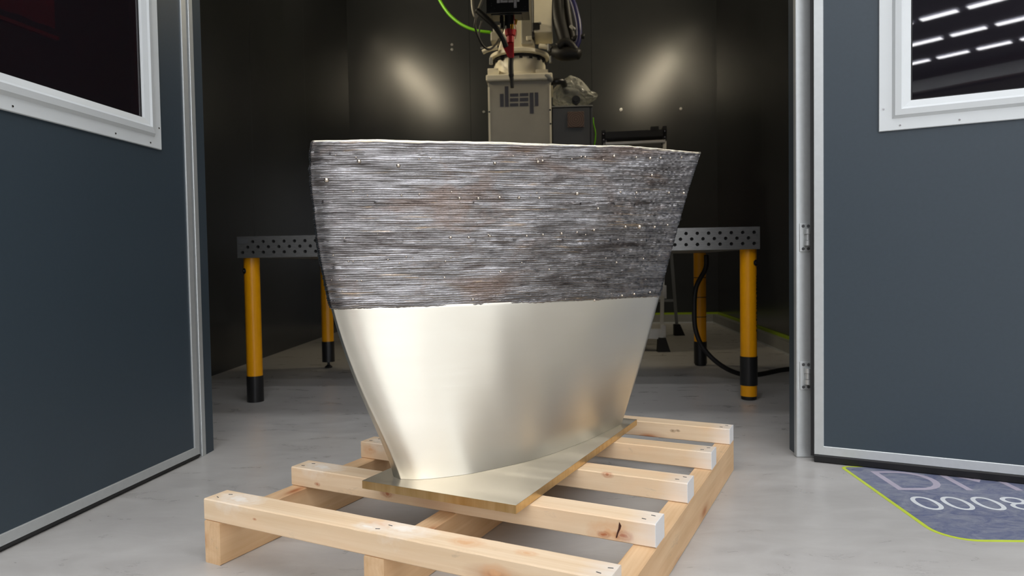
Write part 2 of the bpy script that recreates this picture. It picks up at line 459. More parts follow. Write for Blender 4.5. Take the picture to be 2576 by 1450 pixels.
# cable duct with lime strip along the back and right walls
def duct(name, a, b, n):
    bm = bmesh.new(); a, b, n = Vector(a), Vector(b), Vector(n)
    for (d0, d1, z0, z1, mi) in ((.0, .07, 0, .085, 0), (.0, .018, .085, .105, 1), (.07, .074, .0, .012, 2)):
        vs = []
        for z in (z0, z1):
            for q in (a + n * d0, b + n * d0, b + n * d1, a + n * d1): vs.append(bm.verts.new((q.x, q.y, z)))
        for f in ((0, 1, 2, 3), (4, 7, 6, 5), (0, 4, 5, 1), (1, 5, 6, 2), (2, 6, 7, 3), (3, 7, 4, 0)):
            q = bm.faces.new([vs[i] for i in f]); q.material_index = mi
    return struct(name, bm, [MAT['duct'], MAT['lime'], MAT['alu']])


duct('baseboard_back', (-.3, YB - .001), (PR1[0], YB - .001), (0, -1))
duct('baseboard_right', (PR1[0] - .002, YB - .075), (PR0[0] + .003, YF + TH + .03), (-1, 0))

# wall-mounted tube lamps high on the side walls
def tube_lamp(x, y0, y1, s, label, rz=0):
    t = empty('tube_lamp', (x, (y0 + y1) / 2, 3.36), rz, label, 'lamp', 'tube lamps high inside the booth')
    h = (y1 - y0) / 2
    bm = boxm(-.03, .03, -h, h, .02, .06); mesh_obj('housing', bm, MAT['alu'], t)
    bm = bmesh.new(); cyl(bm, (0, -h + .03, 0), (0, h - .03, 0), .019); mesh_obj('tube', bm, MAT['tube'], t, auto=40)
    l = area('tube_light', (0, 0, 0), .05, 2 * h - .1, TUBE_W, (1, .86, .61), (s * 1.0, .45, -.12)); l.parent = t; l.location = (s * .021, 0, -.004)
    bm = boxm(min(-.03 * s, -.036 * s), max(-.03 * s, -.036 * s), -.05, .05, .03, .05)
    mesh_obj('bracket', bm, MAT['alu'], t)


tube_lamp(-2.07, 4.3, 6.4, 1, 'warm tube lamp on the left booth wall, above the frame, mirrored in the back wall', radians(2.28))
tube_lamp(1.60, 4.3, 6.4, -1, 'warm tube lamp on the right booth wall, above the frame, mirrored in the back wall', radians(-1.71))


# ------------------------------------------------------------------ doors
def make_door(name, loc, ang, s, width, gapz, win, glass_back):
    """local X along the leaf from the hinge, visible face at y = 0 looking to s*Y"""
    t = empty(name, loc, ang); t['kind'] = 'structure'
    ZT = 2.12
    (wx0, wx1, wz0, wz1) = win
    yb = -s * .06
    # leaf panel with the window opening
    bm = bmesh.new(); fi = .074
    for (a, b, c, d) in ((.028, wx0 + fi, gapz + .02, ZT), (wx1 - fi, width - .028, gapz + .02, ZT), (wx0 + fi, wx1 - fi, gapz + .02, wz0 + fi), (wx0 + fi, wx1 - fi, wz1 - fi, ZT)):
        box(bm, a, b, min(yb, 0), max(yb, 0), c, d)
    mesh_obj('leaf_panel', bm, MAT['panel'], t)
    # aluminium edge
    bm = bmesh.new()
    frame_profile(bm, 0, width, gapz, ZT + .03, [(0, .003), (.0015, .0045), (.0265, .0045), (.028, .003), (.028, -.064), (0, -.064)], s)
    mesh_obj('edge_trim', bm, MAT['alu'], t)
    # window frame
    bm = bmesh.new()
    frame_profile(bm, wx0, wx1, wz0, wz1, [(0, .0005), (0, .006), (.0015, .008), (.034, .008), (.042, .018), (.058, .021), (.064, .017), (.082, .012), (.083, -.01), (.074, -.02), (.07, .0005)], s)
    mesh_obj('window_frame', bm, MAT['whiteframe'], t)
    bm = bmesh.new(); i = .0832
    frame_profile(bm, wx0, wx1, wz0, wz1, [(i, .004), (i + .003, .004), (i + .003, -.004), (i, -.004)], s)
    mesh_obj('gasket', bm, MAT['rubber'], t)
    bm = boxm(wx0 + i, wx1 - i, -.003, .003, wz0 + i, wz1 - i)
    mesh_obj('window_pane', bm, MAT['glass_l' if s > 0 else 'glass_r'], t)
    # frame screws
    pts = [(wx0 + .012, wz0 + .065), (wx0 + .055, wz0 + .013), (wx1 - .055, wz0 + .013), ((wx0 + wx1) / 2 + .2, wz0 + .013), ((wx0 + wx1) / 2 - .14, wz0 + .013)]
    for x, z in pts:
        b2 = bmesh.new(); cyl(b2, (x, s * .0075, z), (x, s * .0095, z), .0032, .0026, 12)
        mesh_obj('screw', b2, MAT['chrome'], t, auto=40)
    # bottom seal
    bm = bmesh.new()
    prof = [(0.004, gapz), (.007, gapz - .004), (.003, .004), (-.002, .0005), (-.045, .0005), (-.05, gapz)]
    A = [bm.verts.new((.0, s * y, z)) for y, z in prof]; B = [bm.verts.new((width, s * y, z)) for y, z in prof]
    n = len(prof)
    for i in range(n): bm.faces.new((A[i], A[(i + 1) % n], B[(i + 1) % n], B[i]))
    bm.faces.new(A[::-1]); bm.faces.new(B)
    mesh_obj('bottom_seal', bm, MAT['rubber'], t)
    return t


ANG_L, ANG_R = radians(-94.24), radians(-23.78)
door_l = make_door('door_1', (-1.2155, 2.243, 0), ANG_L, 1, 1.0, .013, (.155, .845, 1.0125, 1.95), None)
door_r = make_door('door_2', (.804, 2.2045, 0), ANG_R, -1, 1.0, .026, (.178, .862, 1.014, 1.95), None)
# rubber edge and hinges on the right door
bm = boxm(-.010, -.0005, .0, .06, .02, 2.12); mesh_obj('edge_gasket', bm, MAT['rubber'], door_r)
inv = (Matrix.Translation((.804, 2.2045, 0)) @ Matrix.Rotation(ANG_R, 4, 'Z')).inverted()
for z in (.2655, .7085, 1.85):
    bm = bmesh.new(); x0, x1, y = .777, .813, YF
    box(bm, x0, x1, y - .004, y, z - .045, z + .045)
    bmesh.ops.bevel(bm, geom=bm.edges[:], offset=.001, segments=1, affect='EDGES')
    cyl(bm, (.799, y - .012, z - .026), (.799, y - .012, z - .01), .0105); cyl(bm, (.799, y - .012, z - .009), (.799, y - .012, z + .009), .0085)
    cyl(bm, (.799, y - .012, z + .010), (.799, y - .012, z + .026), .0105)
    box(bm, .799, .822, y - .016, y - .010, z - .02, z + .02)
    bm.transform(inv); h = mesh_obj('hinge', bm, MAT['alu'], door_r, auto=40)
    for dx in (.788, .804):
        for dz in (-.036, .036):
            b2 = bmesh.new(); cyl(b2, (dx, y - .0035, z + dz), (dx, y - .0055, z + dz), .0052, .0045, 14); b2.transform(inv)
            mesh_obj('screw', b2, MAT['cabinet'], h, auto=40)

# red ribbed curtain high on the right booth wall (mirrored in the left pane) and a red notice beside the opening
ct = empty('welding_curtain', (1.60, 3.85, 2.42), 0, 'red ribbed welding curtain high on the right booth wall, mirrored in the left window', 'curtain')
for i in range(6):
    bm = bmesh.new(); n = 8; y0 = -.66 + .22 * i; A = []
    for z in (0, .78):
        for dx in (-.012, -.009): A.append([bm.verts.new((-.01 + dx + .010 * sin(pi * 2 * j / n), y0 + .218 * j / n, z)) for j in range(n + 1)])
    a, b, c, d = A
    for j in range(n):
        for q in ((a[j], a[j + 1], c[j + 1], c[j]), (b[j], d[j], d[j + 1], b[j + 1]), (c[j], c[j + 1], d[j + 1], d[j]), (a[j], b[j], b[j + 1], a[j + 1])): bm.faces.new(q)
    mesh_obj('strip', bm, MAT['red'], ct, smooth=True)
mesh_obj('rail', boxm(-.03, .0, -.68, .68, .78, .81), MAT['satinblack'], ct)
mesh_obj('bottom_rail', boxm(-.03, .0, -.68, .68, -.075, -.05), MAT['red'], ct)
nt = empty('wall_notice', (-1.62, YF + .0255, 1.12), 0, 'red notice on the booth front wall, seen dimly through the left door window', 'sign')
mesh_obj('board', boxm(-.2, .132, -.004, 0, -.06, .095), MAT['reddoor2'] if 'reddoor2' in MAT else MAT['red'], nt)
mesh_obj('print_line', boxm(-.12, .10, -.0046, -.004, .040, .048), MAT['smudge'], nt)

# ------------------------------------------------------------------ perforated welding table
TX, TY, TZ, TL, TW = -1.4876, 3.1456, .7893, 2.4, 1.2
tb = empty('welding_table', (TX, TY, 0), 0, 'perforated steel welding table on yellow and black legs inside the booth', 'table')


def perforated(bm, org, du, nu):
    """side wall of the table, 100 mm deep, with three staggered rows of 16 mm holes; du = direction along"""
    org, du = Vector(org), Vector(du); up = Vector((0, 0, 1)); nin = up.cross(du) * 1.0
    r = .008; K = 12
    for row, (z0, z1, zc, off) in enumerate(((0, .0375, .025, 0), (.0375, .0625, .05, .025), (.0625, .1, .075, 0))):
        x = 0.0; L = nu * .05
        edges = [0.0]; t = off if off else .05
        while t < L - 1e-6: edges.append(t); t += .05
        edges.append(L)
        for a, b in zip(edges, edges[1:]):
            if b - a < .049:
                bm.faces.new([bm.verts.new(org + du * p + up * q) for p, q in ((a, z0), (b, z0), (b, z1), (a, z1))]); continue
            c = (a + b) / 2
            hole = [org + du * (c + r * cos(2 * pi * i / K + pi / 4)) + up * (zc + r * sin(2 * pi * i / K + pi / 4)) for i in range(K)]
            hv = [bm.verts.new(p) for p in hole]
            cr = [bm.verts.new(org + du * p + up * q) for p, q in ((b, z1), (a, z1), (a, z0), (b, z0))]
            q4 = K // 4
            for s4 in range(4):
                seg = [hv[(s4 * q4 + i) % K] for i in range(q4 + 1)]
                bm.faces.new([cr[s4]] + [cr[(s4 + 1) % 4]] + seg[::-1])
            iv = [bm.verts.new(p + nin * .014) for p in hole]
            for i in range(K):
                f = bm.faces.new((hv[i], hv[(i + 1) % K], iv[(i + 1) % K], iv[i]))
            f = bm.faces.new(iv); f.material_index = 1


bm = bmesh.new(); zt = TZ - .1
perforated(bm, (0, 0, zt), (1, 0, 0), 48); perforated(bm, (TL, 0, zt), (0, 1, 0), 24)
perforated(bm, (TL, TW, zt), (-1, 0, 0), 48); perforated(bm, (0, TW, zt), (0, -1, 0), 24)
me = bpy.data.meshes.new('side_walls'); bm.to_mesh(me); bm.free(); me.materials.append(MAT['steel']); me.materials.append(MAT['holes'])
o = bpy.data.objects.new('side_walls', me); COL.objects.link(o); o.parent = tb
mesh_obj('tabletop', boxm(0, TL, 0, TW, TZ, TZ + .0002), MAT['steeltop'], tb)
bm = boxm(.016, TL - .016, .016, TW - .016, zt + .001, zt + .012); mesh_obj('underside_plate', bm, MAT['steel'], tb)
bm = boxm(.004, .052, -.0012, 0.0, TZ - .035, TZ - .008); mesh_obj('type_plate', bm, MAT['cabinet'], tb)


def table_leg(x, y, z_black, z_yel, foot, decals=(), rings=()):
    R = .0365
    bm = bmesh.new(); cyl(bm, (x, y, z_yel[0]), (x, y, z_yel[1]), R, R, 36)
    leg = mesh_obj('leg', bm, MAT['yellow'], tb, auto=40); leg['label'] = 'yellow tube leg with black sleeve'
    bm = bmesh.new(); cyl(bm, (x, y, z_black[0]), (x, y, z_black[1]), R + .0022, R + .0022, 36)
    mesh_obj('sleeve', bm, MAT['satinblack'], leg, auto=40)
    bm = bmesh.new(); lathe(bm, (x, y, 0), foot, 28); mesh_obj('foot', bm, MAT['black'], leg, auto=35)
    for z in rings:
        bm = bmesh.new(); cyl(bm, (x, y, z - .002), (x, y, z + .002), R + .0014, R + .0014, 30); mesh_obj('ring_mark', bm, MAT['black'], leg)
    for (z, a, kind) in decals:
        bm = bmesh.new(); dx, dy = cos(a), sin(a)
        if kind == 'bolt':
            cyl(bm, (x + dx * R, y + dy * R, z), (x + dx * (R + .007), y + dy * (R + .007), z), .008, .007, 6)
            cyl(bm, (x + dx * (R - .002), y + dy * (R - .002), z), (x + dx * (R + .002), y + dy * (R + .002), z), .014, .014, 16)
            mesh_obj('clamp_bolt', bm, MAT['satinblack'], leg, auto=40)
        else:
            random.seed(int(z * 1000)); zz = z
            while zz > z - .26:
                h = random.choice((.009, .012, .007)); w = .09 + random.random() * .12
                vs = [bm.verts.new((x + (R + .0006) * cos(a + q), y + (R + .0006) * sin(a + q), zq)) for q, zq in ((-w, zz), (w, zz), (w, zz - h), (-w, zz - h))]
                bm.faces.new(vs); zz -= h + random.choice((.004, .005, .012))
            mesh_obj('leg_print', bm, MAT['black'], leg)


FT = [(.030, 0), (.034, .004), (.034, .02)]
SW = [(.016, 0), (.022, .002), (.024, .008), (.012, .018), (.008, .022), (.008, .04)]
table_leg(.038, .065, (.0, .125), (.12, zt), FT, ((.628, radians(228), 'bolt'), (.57, radians(208), 'print')))
table_leg(2.366, .065, (.068, .200), (.018, zt), FT, ((.628, radians(-46), 'bolt'), (.57, radians(-30), 'print')))
table_leg(.038, 1.135, (.04, .17), (.165, zt), SW)
table_leg(2.368, 1.135, (.012, .148), (.145, zt), FT, (), (.30, .42, .54))

# black cable slung under the table
bm = bmesh.new()
tube(bm, [(.80, 3.72, .672), (.795, 3.72, .60), (.745, 3.72, .50), (.735, 3.72, .38), (.742, 3.72, .27), (.785, 3.72, .17), (.87, 3.72, .085), (.98, 3.76, .030), (1.10, 3.84, .013), (1.28, 4.0, .0125), (1.46, 4.1, .0125)], .0125, 14, 8)
tag(mesh_obj('power_cable', bm, MAT['cable'], smooth=True), 'black cable hanging under the table and running over the floor to the right wall', 'cable')

# ------------------------------------------------------------------ step ladder
def ladder():
    f0 = Vector((.745, 4.95, 0)); r0 = Vector((1.05, 6.05, 0))
    top = 1.585; wt = .45
    t = empty('step_ladder', (.55, 5.45, 0), 0, 'aluminium step ladder with black top tray standing behind the welding table', 'ladder')
    t_in = Matrix.Translation((-.55, -5.45, 0))
    ax = Vector((1, -.10, 0)).normalized()
    ft = Vector((.845, 5.36, top)); rt = Vector((.855, 5.50, top - .05))
    def bar(a, b, w, d, name, mat):
        a, b = Vector(a), Vector(b); z = (b - a).normalized(); x = (ax - z * ax.dot(z)).normalized(); y = z.cross(x)
        bm = bmesh.new(); vs = []
        for p in (a, b):
            for sx, sy in ((-1, -1), (1, -1), (1, 1), (-1, 1)): vs.append(bm.verts.new(p + x * sx * w / 2 + y * sy * d / 2))
        for f in ((0, 1, 2, 3), (4, 7, 6, 5), (0, 4, 5, 1), (1, 5, 6, 2), (2, 6, 7, 3), (3, 7, 4, 0)): bm.faces.new([vs[i] for i in f])
        bm.transform(t_in); return mesh_obj(name, bm, mat, t, bevel=.002)
    flb = f0 - ax * .475; flt = ft - ax * wt
    rlb = r0 - ax * .66; rlt = rt - ax * wt
    for (a, b, nm) in ((f0, ft, 'front_rail'), (flb, flt, 'front_rail'), (r0, rt, 'rear_rail'), (rlb, rlt, 'rear_rail')):
        d = (Vector(b) - Vector(a)).normalized()
        bar(Vector(a) + d * .07, b, .026, .055 if nm[0] == 'f' else .03, nm, MAT['ladder'] if nm[0] == 'f' else MAT['duct'])
        bm = bmesh.new(); p = Vector(a)
        vs = [bm.verts.new(v) for v in ((p.x - .03, p.y - .03, 0), (p.x + .06, p.y - .03, 0), (p.x + .06, p.y + .04, 0), (p.x - .03, p.y + .04, 0),
              (p.x - .025 + d.x * .1, p.y - .035 + d.y * .1, .1), (p.x + .024 + d.x * .1, p.y - .035 + d.y * .1, .1), (p.x + .024 + d.x * .1, p.y + .035 + d.y * .1, .1), (p.x - .025 + d.x * .1, p.y + .035 + d.y * .1, .1))]
        for f in ((0, 3, 2, 1), (4, 5, 6, 7), (0, 1, 5, 4), (1, 2, 6, 5), (2, 3, 7, 6), (3, 0, 4, 7)): bm.faces.new([vs[i] for i in f])
        bm.transform(t_in); mesh_obj('rubber_foot', bm, MAT['rubber'], t)
    for z in (.14, .42, .70, .98, 1.26):
        k = z / top; a = f0.lerp(ft, k); b = flb.lerp(flt, k)
        a = a + Vector((0, .02, 0)); b = b + Vector((0, .02, 0))
        bm = bmesh.new(); vs = []
        for p in (a, b):
            for dy, dz in ((-.045, -.05), (-.045, .022), (.05, .022), (.05, .012), (-.03, .012), (-.03, -.05)): vs.append(bm.verts.new(p + Vector((0, dy, dz))))
        n = 6
        for i in range(n): bm.faces.new((vs[i], vs[(i + 1) % n], vs[n + (i + 1) % n], vs[n + i]))
        bm.faces.new(vs[:n]); bm.faces.new(vs[n:]); bm.transform(t_in); mesh_obj('step', bm, MAT['ladder'], t)
        bar(a + ax * .012 + Vector((0, -.03, -.045)), a + ax * .012 + Vector((0, -.03, .05)), .03, .05, 'step_bracket', MAT['ladder'])
    for z in (.32, .9):
        k = z / top; bar(r0.lerp(rt, k), rlb.lerp(rlt, k), .03, .03, 'cross_bar', MAT['duct'])
    bar(ft + Vector((0, -.03, -.03)), flt + Vector((0, -.03, -.03)), .035, .02, 'cross_bar', MAT['ladder'])
    # top tray
    bm = bmesh.new(); c = (ft + flt) / 2 + Vector((0, .06, .0)); L2 = wt / 2 + .02
    y = Vector((-ax.y, ax.x, 0))
    def bx(u0, u1, v0, v1, z0, z1):
        vs = [bm.verts.new(Vector((c.x, c.y, 0)) + ax * u + y * v + Vector((0, 0, z))) for z in (z0, z1) for u, v in ((u0, v0), (u1, v0), (u1, v1), (u0, v1))]
        for f in ((0, 1, 2, 3), (4, 7, 6, 5), (0, 4, 5, 1), (1, 5, 6, 2), (2, 6, 7, 3), (3, 7, 4, 0)): bm.faces.new([vs[i] for i in f])
    bx(-L2, L2, -.1, .12, top, top + .012); bx(-L2, L2, -.1, -.09, top, top + .06); bx(-L2, L2, .11, .12, top, top + .07)
    bx(-L2, -L2 + .03, -.1, .12, top - .02, top + .075); bx(L2 - .03, L2, -.1, .12, top - .02, top + .085); bx(L2 - .12, L2 - .06, -.1, -.08, top + .05, top + .085)
    bm.transform(t_in); tr = mesh_obj('top_tray', bm, MAT['black'], t)
    for u in (-L2 + .015, L2 - .015):
        for z in (top + .0, top + .045):
            b2 = bmesh.new(); p = Vector((c.x, c.y, z)) + ax * u - y * .1; cyl(b2, p, p - y * .008, .007, .005, 12); b2.transform(t_in); mesh_obj('rivet', b2, MAT['chrome'], tr, auto=40)


ladder()

# ------------------------------------------------------------------ welding robot
RY = 5.2
rb = empty('welding_robot', (-.2, 5.5, 0), 0, 'cream white welding robot on a tall pedestal with logo bars, behind the table', 'robot')


def R(name, bm, mat, **kw):
    bm.transform(Matrix.Translation((.2, -5.5, 0))); par = kw.pop('par', rb)
    return mesh_obj(name, bm, mat, par, **kw)


def pxbox(bm, u0, u1, v0, v1, Y, d):
    a = at(u0, v1, Y); b = at(u1, v0, Y); box(bm, a.x, b.x, Y, Y + d, a.z, b.z); return a, b


a = at(1227, 206, RY); b = at(1386, 206, RY)
PX0, PX1, PZ = a.x, b.x, a.z
bm = boxm(PX0, PX1, RY, RY + .55, 0, PZ); ped = R('pedestal', bm, MAT['creamgrey'], bevel=.006)
bm = bmesh.new()
for x in (PX0 + .0, PX1 - .014): box(bm, x, x + .014, RY - .004, RY + .002, .02, PZ - .04)
R('pedestal_edge', bm, MAT['cream'], bevel=.002)
bm = bmesh.new(); box(bm, PX0 - .012, PX1 + .012, RY - .02, RY + .57, PZ, PZ + .05); R('cap_plate', bm, MAT['cream'], bevel=.01)
# logo bars on the pedestal (pixels of the 6th crop)
bars = [(1258, 1267, 236, 269), (1270.5, 1279, 217, 269), (1283, 1304, 235, 243.5), (1283, 1304, 246.5, 256), (1283, 1304, 259.5, 268),
        (1307.5, 1329, 234, 242.5), (1307.5, 1329, 245.5, 255.5), (1307.5, 1329, 258.5, 267.5), (1333, 1342, 233, 286), (1345.5, 1354, 232.5, 267)]
bm = bmesh.new()
for q in bars: pxbox(bm, *q, RY - .0015, .001)
lg = R('logo_bars', bm, MAT['logo'])
for (u, v_) in ((1231, 282), (1384, 277), (1385, 312)):
    p = at(u, v_, RY); bm = bmesh.new(); cyl(bm, (p.x, RY - .006, p.z), (p.x, RY, p.z), .007, .007, 8); R('bolt', bm, MAT['black'], auto=40)
# base casting
cxr = at(1306, 160, RY + .2).x; CY = RY + .27
zb0 = PZ + .05
k = (RY + .1) / F
bm = bmesh.new()
zt1 = at(1300, 138, RY + .1).z
lathe(bm, (cxr, CY, 0), [(.215, zb0), (.215, zb0 + .03), (.208, zb0 + .035), (.202, zt1 - .04), (.19, zt1 - .01), (.185, zt1)], 12)
box(bm, cxr - .235, cxr - .15, CY - .2, CY - .02, zb0, zb0 + .07); box(bm, cxr + .13, cxr + .225, CY - .2, CY, zb0, zb0 + .05)
R('base_casting', bm, MAT['cream'], bevel=.006, auto=30)
bm = bmesh.new()
for i in range(16):
    an = 2 * pi * i / 16 + .1; box(bm, cxr + .2 * cos(an) - .012, cxr + .2 * cos(an) + .012, CY + .2 * sin(an) - .012, CY + .2 * sin(an) + .012, zt1 - .03, zt1 - .005)
lathe(bm, (cxr, CY, 0), [(.18, zt1 - .012), (.205, zt1 - .01), (.205, zt1 + .003)], 32)
R('gear_ring', bm, MAT['cable'], auto=40)
bm = bmesh.new(); zf = zt1 + .005
lathe(bm, (cxr, CY, 0), [(.22, zf), (.232, zf + .006), (.232, zf + .03), (.2, zf + .045)], 40)
for sx in (-1, 1):
    tube(bm, [(cxr + sx * .16, CY - .19, zf + .05), (cxr + sx * .22, CY - .2, zf + .035), (cxr + sx * .27, CY - .19, zf + .018)], .018, 10)
R('turntable_flange', bm, MAT['cream'], auto=40)
# small fittings round the flange
for u, v_ in ((1235, 152), (1381, 118), (1386, 148)):
    p = at(u, v_, RY + .05); bm = bmesh.new(); cyl(bm, p - Vector((0, 0, .03)), p + Vector((0, 0, .02)), .014, .012, 12); R('lifting_lug', bm, MAT['duct'], auto=40)
# turret and shoulder
zs = zf + .04
bm = bmesh.new()
a = at(1272, 60, RY + .1)
prof = [(cxr - .16, zs), (cxr + .13, zs), (cxr + .115, zs + .12), (cxr + .10, zs + .62), (cxr + .04, zs + .74), (cxr - .05, zs + .74), (cxr - .09, zs + .62), (cxr - .10, zs + .18)]
A = [bm.verts.new((x, RY + .12, z)) for x, z in prof]; B = [bm.verts.new((x, RY + .42, z)) for x, z in prof]
n = len(prof)
for i in range(n): bm.faces.new((A[i], A[(i + 1) % n], B[(i + 1) % n], B[i]))
bm.faces.new(A); bm.faces.new(B[::-1])
R('turret', bm, MAT['cream'], bevel=.012, auto=30)
bm = bmesh.new(); pxbox(bm, 1311, 1338, -40, 112, RY + .085, .06); R('turret_cover', bm, MAT['creamgrey'], bevel=.008)
bm = bmesh.new(); pxbox(bm, 1324, 1339, 90, 101, RY + .075, .02); R('cover_lug', bm, MAT['cream'], bevel=.004)
# lower arm on the right of the turret, seen cut by the frame
bm = bmesh.new(); a = at(1343, 82, RY + .05); b = at(1389, 0, RY + .05)
box(bm, a.x, b.x, RY + .05, RY + .34, a.z, a.z + .95)
R('lower_arm', bm, MAT['cream'], bevel=.008)
bm = bmesh.new(); pxbox(bm, 1338, 1343, -30, 95, RY + .06, .2); pxbox(bm, 1340, 1358, 56, 73, RY + .03, .03); R('arm_joint_block', bm, MAT['black'], bevel=.003)
bm = bmesh.new(); pxbox(bm, 1355, 1361, 55, 58, RY + .02, .03); pxbox(bm, 1338.4, 1340.6, -20, 80, RY + .05, .01); R('joint_seam', bm, MAT['duct'])
for z in range(-10, 90, 12):
    pass
# shoulder to elbow and forearm above the picture
ez = 3.28
bm = bmesh.new(); cyl(bm, (-.12, RY + .2, ez), (.16, RY + .2, ez), .17, .17, 32); R('elbow_housing', bm, MAT['cream'], bevel=.01, auto=40)
bm = bmesh.new(); tube(bm, [(-.22, RY + .3, ez + .08), (-.24, RY + .05, ez + .08), (-.27, RY - .35, ez - .05), (-.285, RY - .52, ez - .25)], lambda t: .115 - .045 * t, 24); R('forearm', bm, MAT['cream'], smooth=True)
# black feeder box on the wrist
TYY = 4.7
bm = bmesh.new(); a = at(1223, 34, TYY); b = at(1331, 34, TYY)
BX0, BX1, BZ = a.x, b.x, a.z
box(bm, BX0, BX1, TYY, TYY + .16, BZ, BZ + .26); box(bm, BX0 + .03, BX1 - .05, TYY + .02, TYY + .14, BZ - .006, BZ)
fb = R('wire_feeder', bm, MAT['satinblack'], bevel=.006)
bm = bmesh.new(); cyl(bm, ((BX0 + BX1) / 2, TYY + .08, BZ + .25), (-.285, RY - .5, ez - .22), .05, .06, 24); R('wrist', bm, MAT['cream'], auto=40)
# white logo on the feeder, its upper part above the picture
bm = bmesh.new()
wl = [(1250, 1257, -20, 7.5), (1259, 1263.5, -42, 6.5), (1264.5, 1277, -19, -12), (1264.5, 1277, -9, -2), (1264.5, 1277, 0.5, 6.5), (1279, 1291.5, -19, -12), (1279, 1291.5, -9, -2), (1279, 1291.5, .2, 6.2), (1293, 1299, -21, 19.5), (1300.5, 1306, -22, 4.5)]
for q in wl: pxbox(bm, *q, TYY - .0015, .001)
lo = R('logo_bars', bm, MAT['whitelogo']); 
for u, v_ in ((1236.5, 9), (1236.5, 14.5), (1244.5, 21), (1237, 28), (1241.5, 28), (1269.5, 20), (1296, 17.5), (1321, 17), (1317, 23.5), (1321.5, 23)):
    p = at(u, v_, TYY); bm = bmesh.new(); cyl(bm, (p.x, TYY - .003, p.z), (p.x, TYY, p.z), .0028, .0028, 8); R('screw', bm, MAT['chrome'])
# torch
def P(u, v_, Y=TYY): return at(u, v_, Y)
bm = bmesh.new(); cyl(bm, P(1281, 34, TYY + .05), P(1281, 78, TYY + .05), .031, .031, 24); cyl(bm, P(1262, 34, TYY + .06), P(1262, 72, TYY + .06), .013, .013, 16)
tg = R('torch_body', bm, MAT['black'], auto=40)
bm = bmesh.new(); cyl(bm, P(1284, 76, TYY + .05), P(1284, 90, TYY + .05), .038, .034, 28); cyl(bm, P(1284, 90, TYY + .05), P(1284, 108, TYY + .05), .025, .025, 28)
R('torch_collar', bm, MAT['redtorch'], auto=40)
bm = bmesh.new()
pr = [(1263, 114), (1287, 108), (1293, 108), (1293, 146), (1279, 146)]
A = [bm.verts.new(P(u, v_, TYY + .025)) for u, v_ in pr]; B = [bm.verts.new(P(u, v_, TYY + .075)) for u, v_ in pr]
for i in range(5): bm.faces.new((A[i], A[(i + 1) % 5], B[(i + 1) % 5], B[i]))
bm.faces.new(A); bm.faces.new(B[::-1]); R('torch_shell', bm, MAT['redtorch'], bevel=.008)
bm = bmesh.new(); tube(bm, [P(1286, 140, TYY + .05), P(1285, 165, TYY + .05), P(1286, 190, TYY + .05)], .0175, 18); cyl(bm, P(1286, 188, TYY + .05), P(1287, 197, TYY + .05), .019, .013, 20)
cyl(bm, P(1287, 196, TYY + .05), P(1288.5, 221, TYY + .05), .0145, .012, 20)
R('torch_neck', bm, MAT['cable'], auto=50)
bm = bmesh.new(); cyl(bm, P(1288, 62, TYY + .02), P(1287, 74, TYY + .02), .012, .01, 10); cyl(bm, P(1298, 50, TYY + .03), P(1296, 62, TYY + .03), .012, .009, 10); R('brass_fitting', bm, MAT['brass'], auto=40)
bm = bmesh.new(); tube(bm, [P(1293, 36, TYY + .02), P(1294, 55, TYY), P(1299, 80, TYY), P(1296, 98, TYY + .02)], .0022, 8); R('thin_red_wire', bm, MAT['redtorch'], smooth=True)
# hoses
bm = bmesh.new(); tube(bm, [P(1200, 26, TYY + .02), P(1222, 45, TYY), P(1246, 68, TYY - .01), P(1264, 95, TYY), P(1273, 118, TYY + .03)], .0175, 14, 14, rib=.12); R('corrugated_hose', bm, MAT['black'], auto=60)
bm = bmesh.new(); tube(bm, [P(1188, -70, TYY + .1), P(1188, -20, TYY + .08), P(1190, 20, TYY + .05), P(1197, 42, TYY + .04), P(1206, 20, TYY + .05), P(1222, -20, TYY + .1)], .012, 12)
R('clear_hose', bm, MAT['creamgrey'], smooth=True)
bm = bmesh.new(); tube(bm, [P(1197, 45, 5.0), P(1195, 66, 5.0), P(1203, 92, 5.02), P(1216, 116, 5.05), P(1232, 124, 5.1), P(1247, 112, 5.2), P(1256, 98, 5.3)], .008, 10); 
tube(bm, [P(1212, 52, 5.1), P(1206, 75, 5.1), P(1205, 92, 5.1)], .006, 10)
R('loop_cable', bm, MAT['cable'], smooth=True)
bm = bmesh.new(); tube(bm, [P(1092, -60, 5.5), P(1098, -20, 5.5), P(1108, 4, 5.5), P(1130, 36, 5.48), P(1160, 61, 5.45), P(1195, 76, 5.42), P(1236, 82, 5.4)], .0115, 14); R('green_hose', bm, MAT['greenhose'], smooth=True)
bm = bmesh.new(); pxbox(bm, 1234, 1254, 78, 104, RY + .12, .12); pxbox(bm, 1240, 1262, 62, 82, RY + .16, .1); R('hose_coupling', bm, MAT['creamgrey'], bevel=.01)
# cable bundle on the right
bm = bmesh.new()
tube(bm, [P(1398, -90, 5.3), P(1400, -20, 5.3), P(1404, 40, 5.28), P(1418, 95, 5.25), P(1430, 128, 5.25)], lambda t: .055 - .012 * t, 14, 6)
tube(bm, [P(1424, -90, 5.38), P(1422, -20, 5.38), P(1430, 50, 5.35), P(1440, 100, 5.3), P(1440, 130, 5.25)], .028, 14, 6)
tube(bm, [P(1388, 128, 5.3), P(1410, 134, 5.24), P(1440, 134, 5.22), P(1458, 138, 5.2)], lambda t: .035 + .022 * sin(pi * t), 14, 6)
tube(bm, [P(1402, 118, 5.2), P(1420, 106, 5.2), P(1436, 112, 5.2), P(1448, 128, 5.2)], .03, 12, 6)
tube(bm, [P(1440, 100, 5.2), P(1455, 92, 5.2), P(1470, 92, 5.2)], .018, 12, 6)
R('cable_bundle', bm, MAT['cable'], smooth=True)
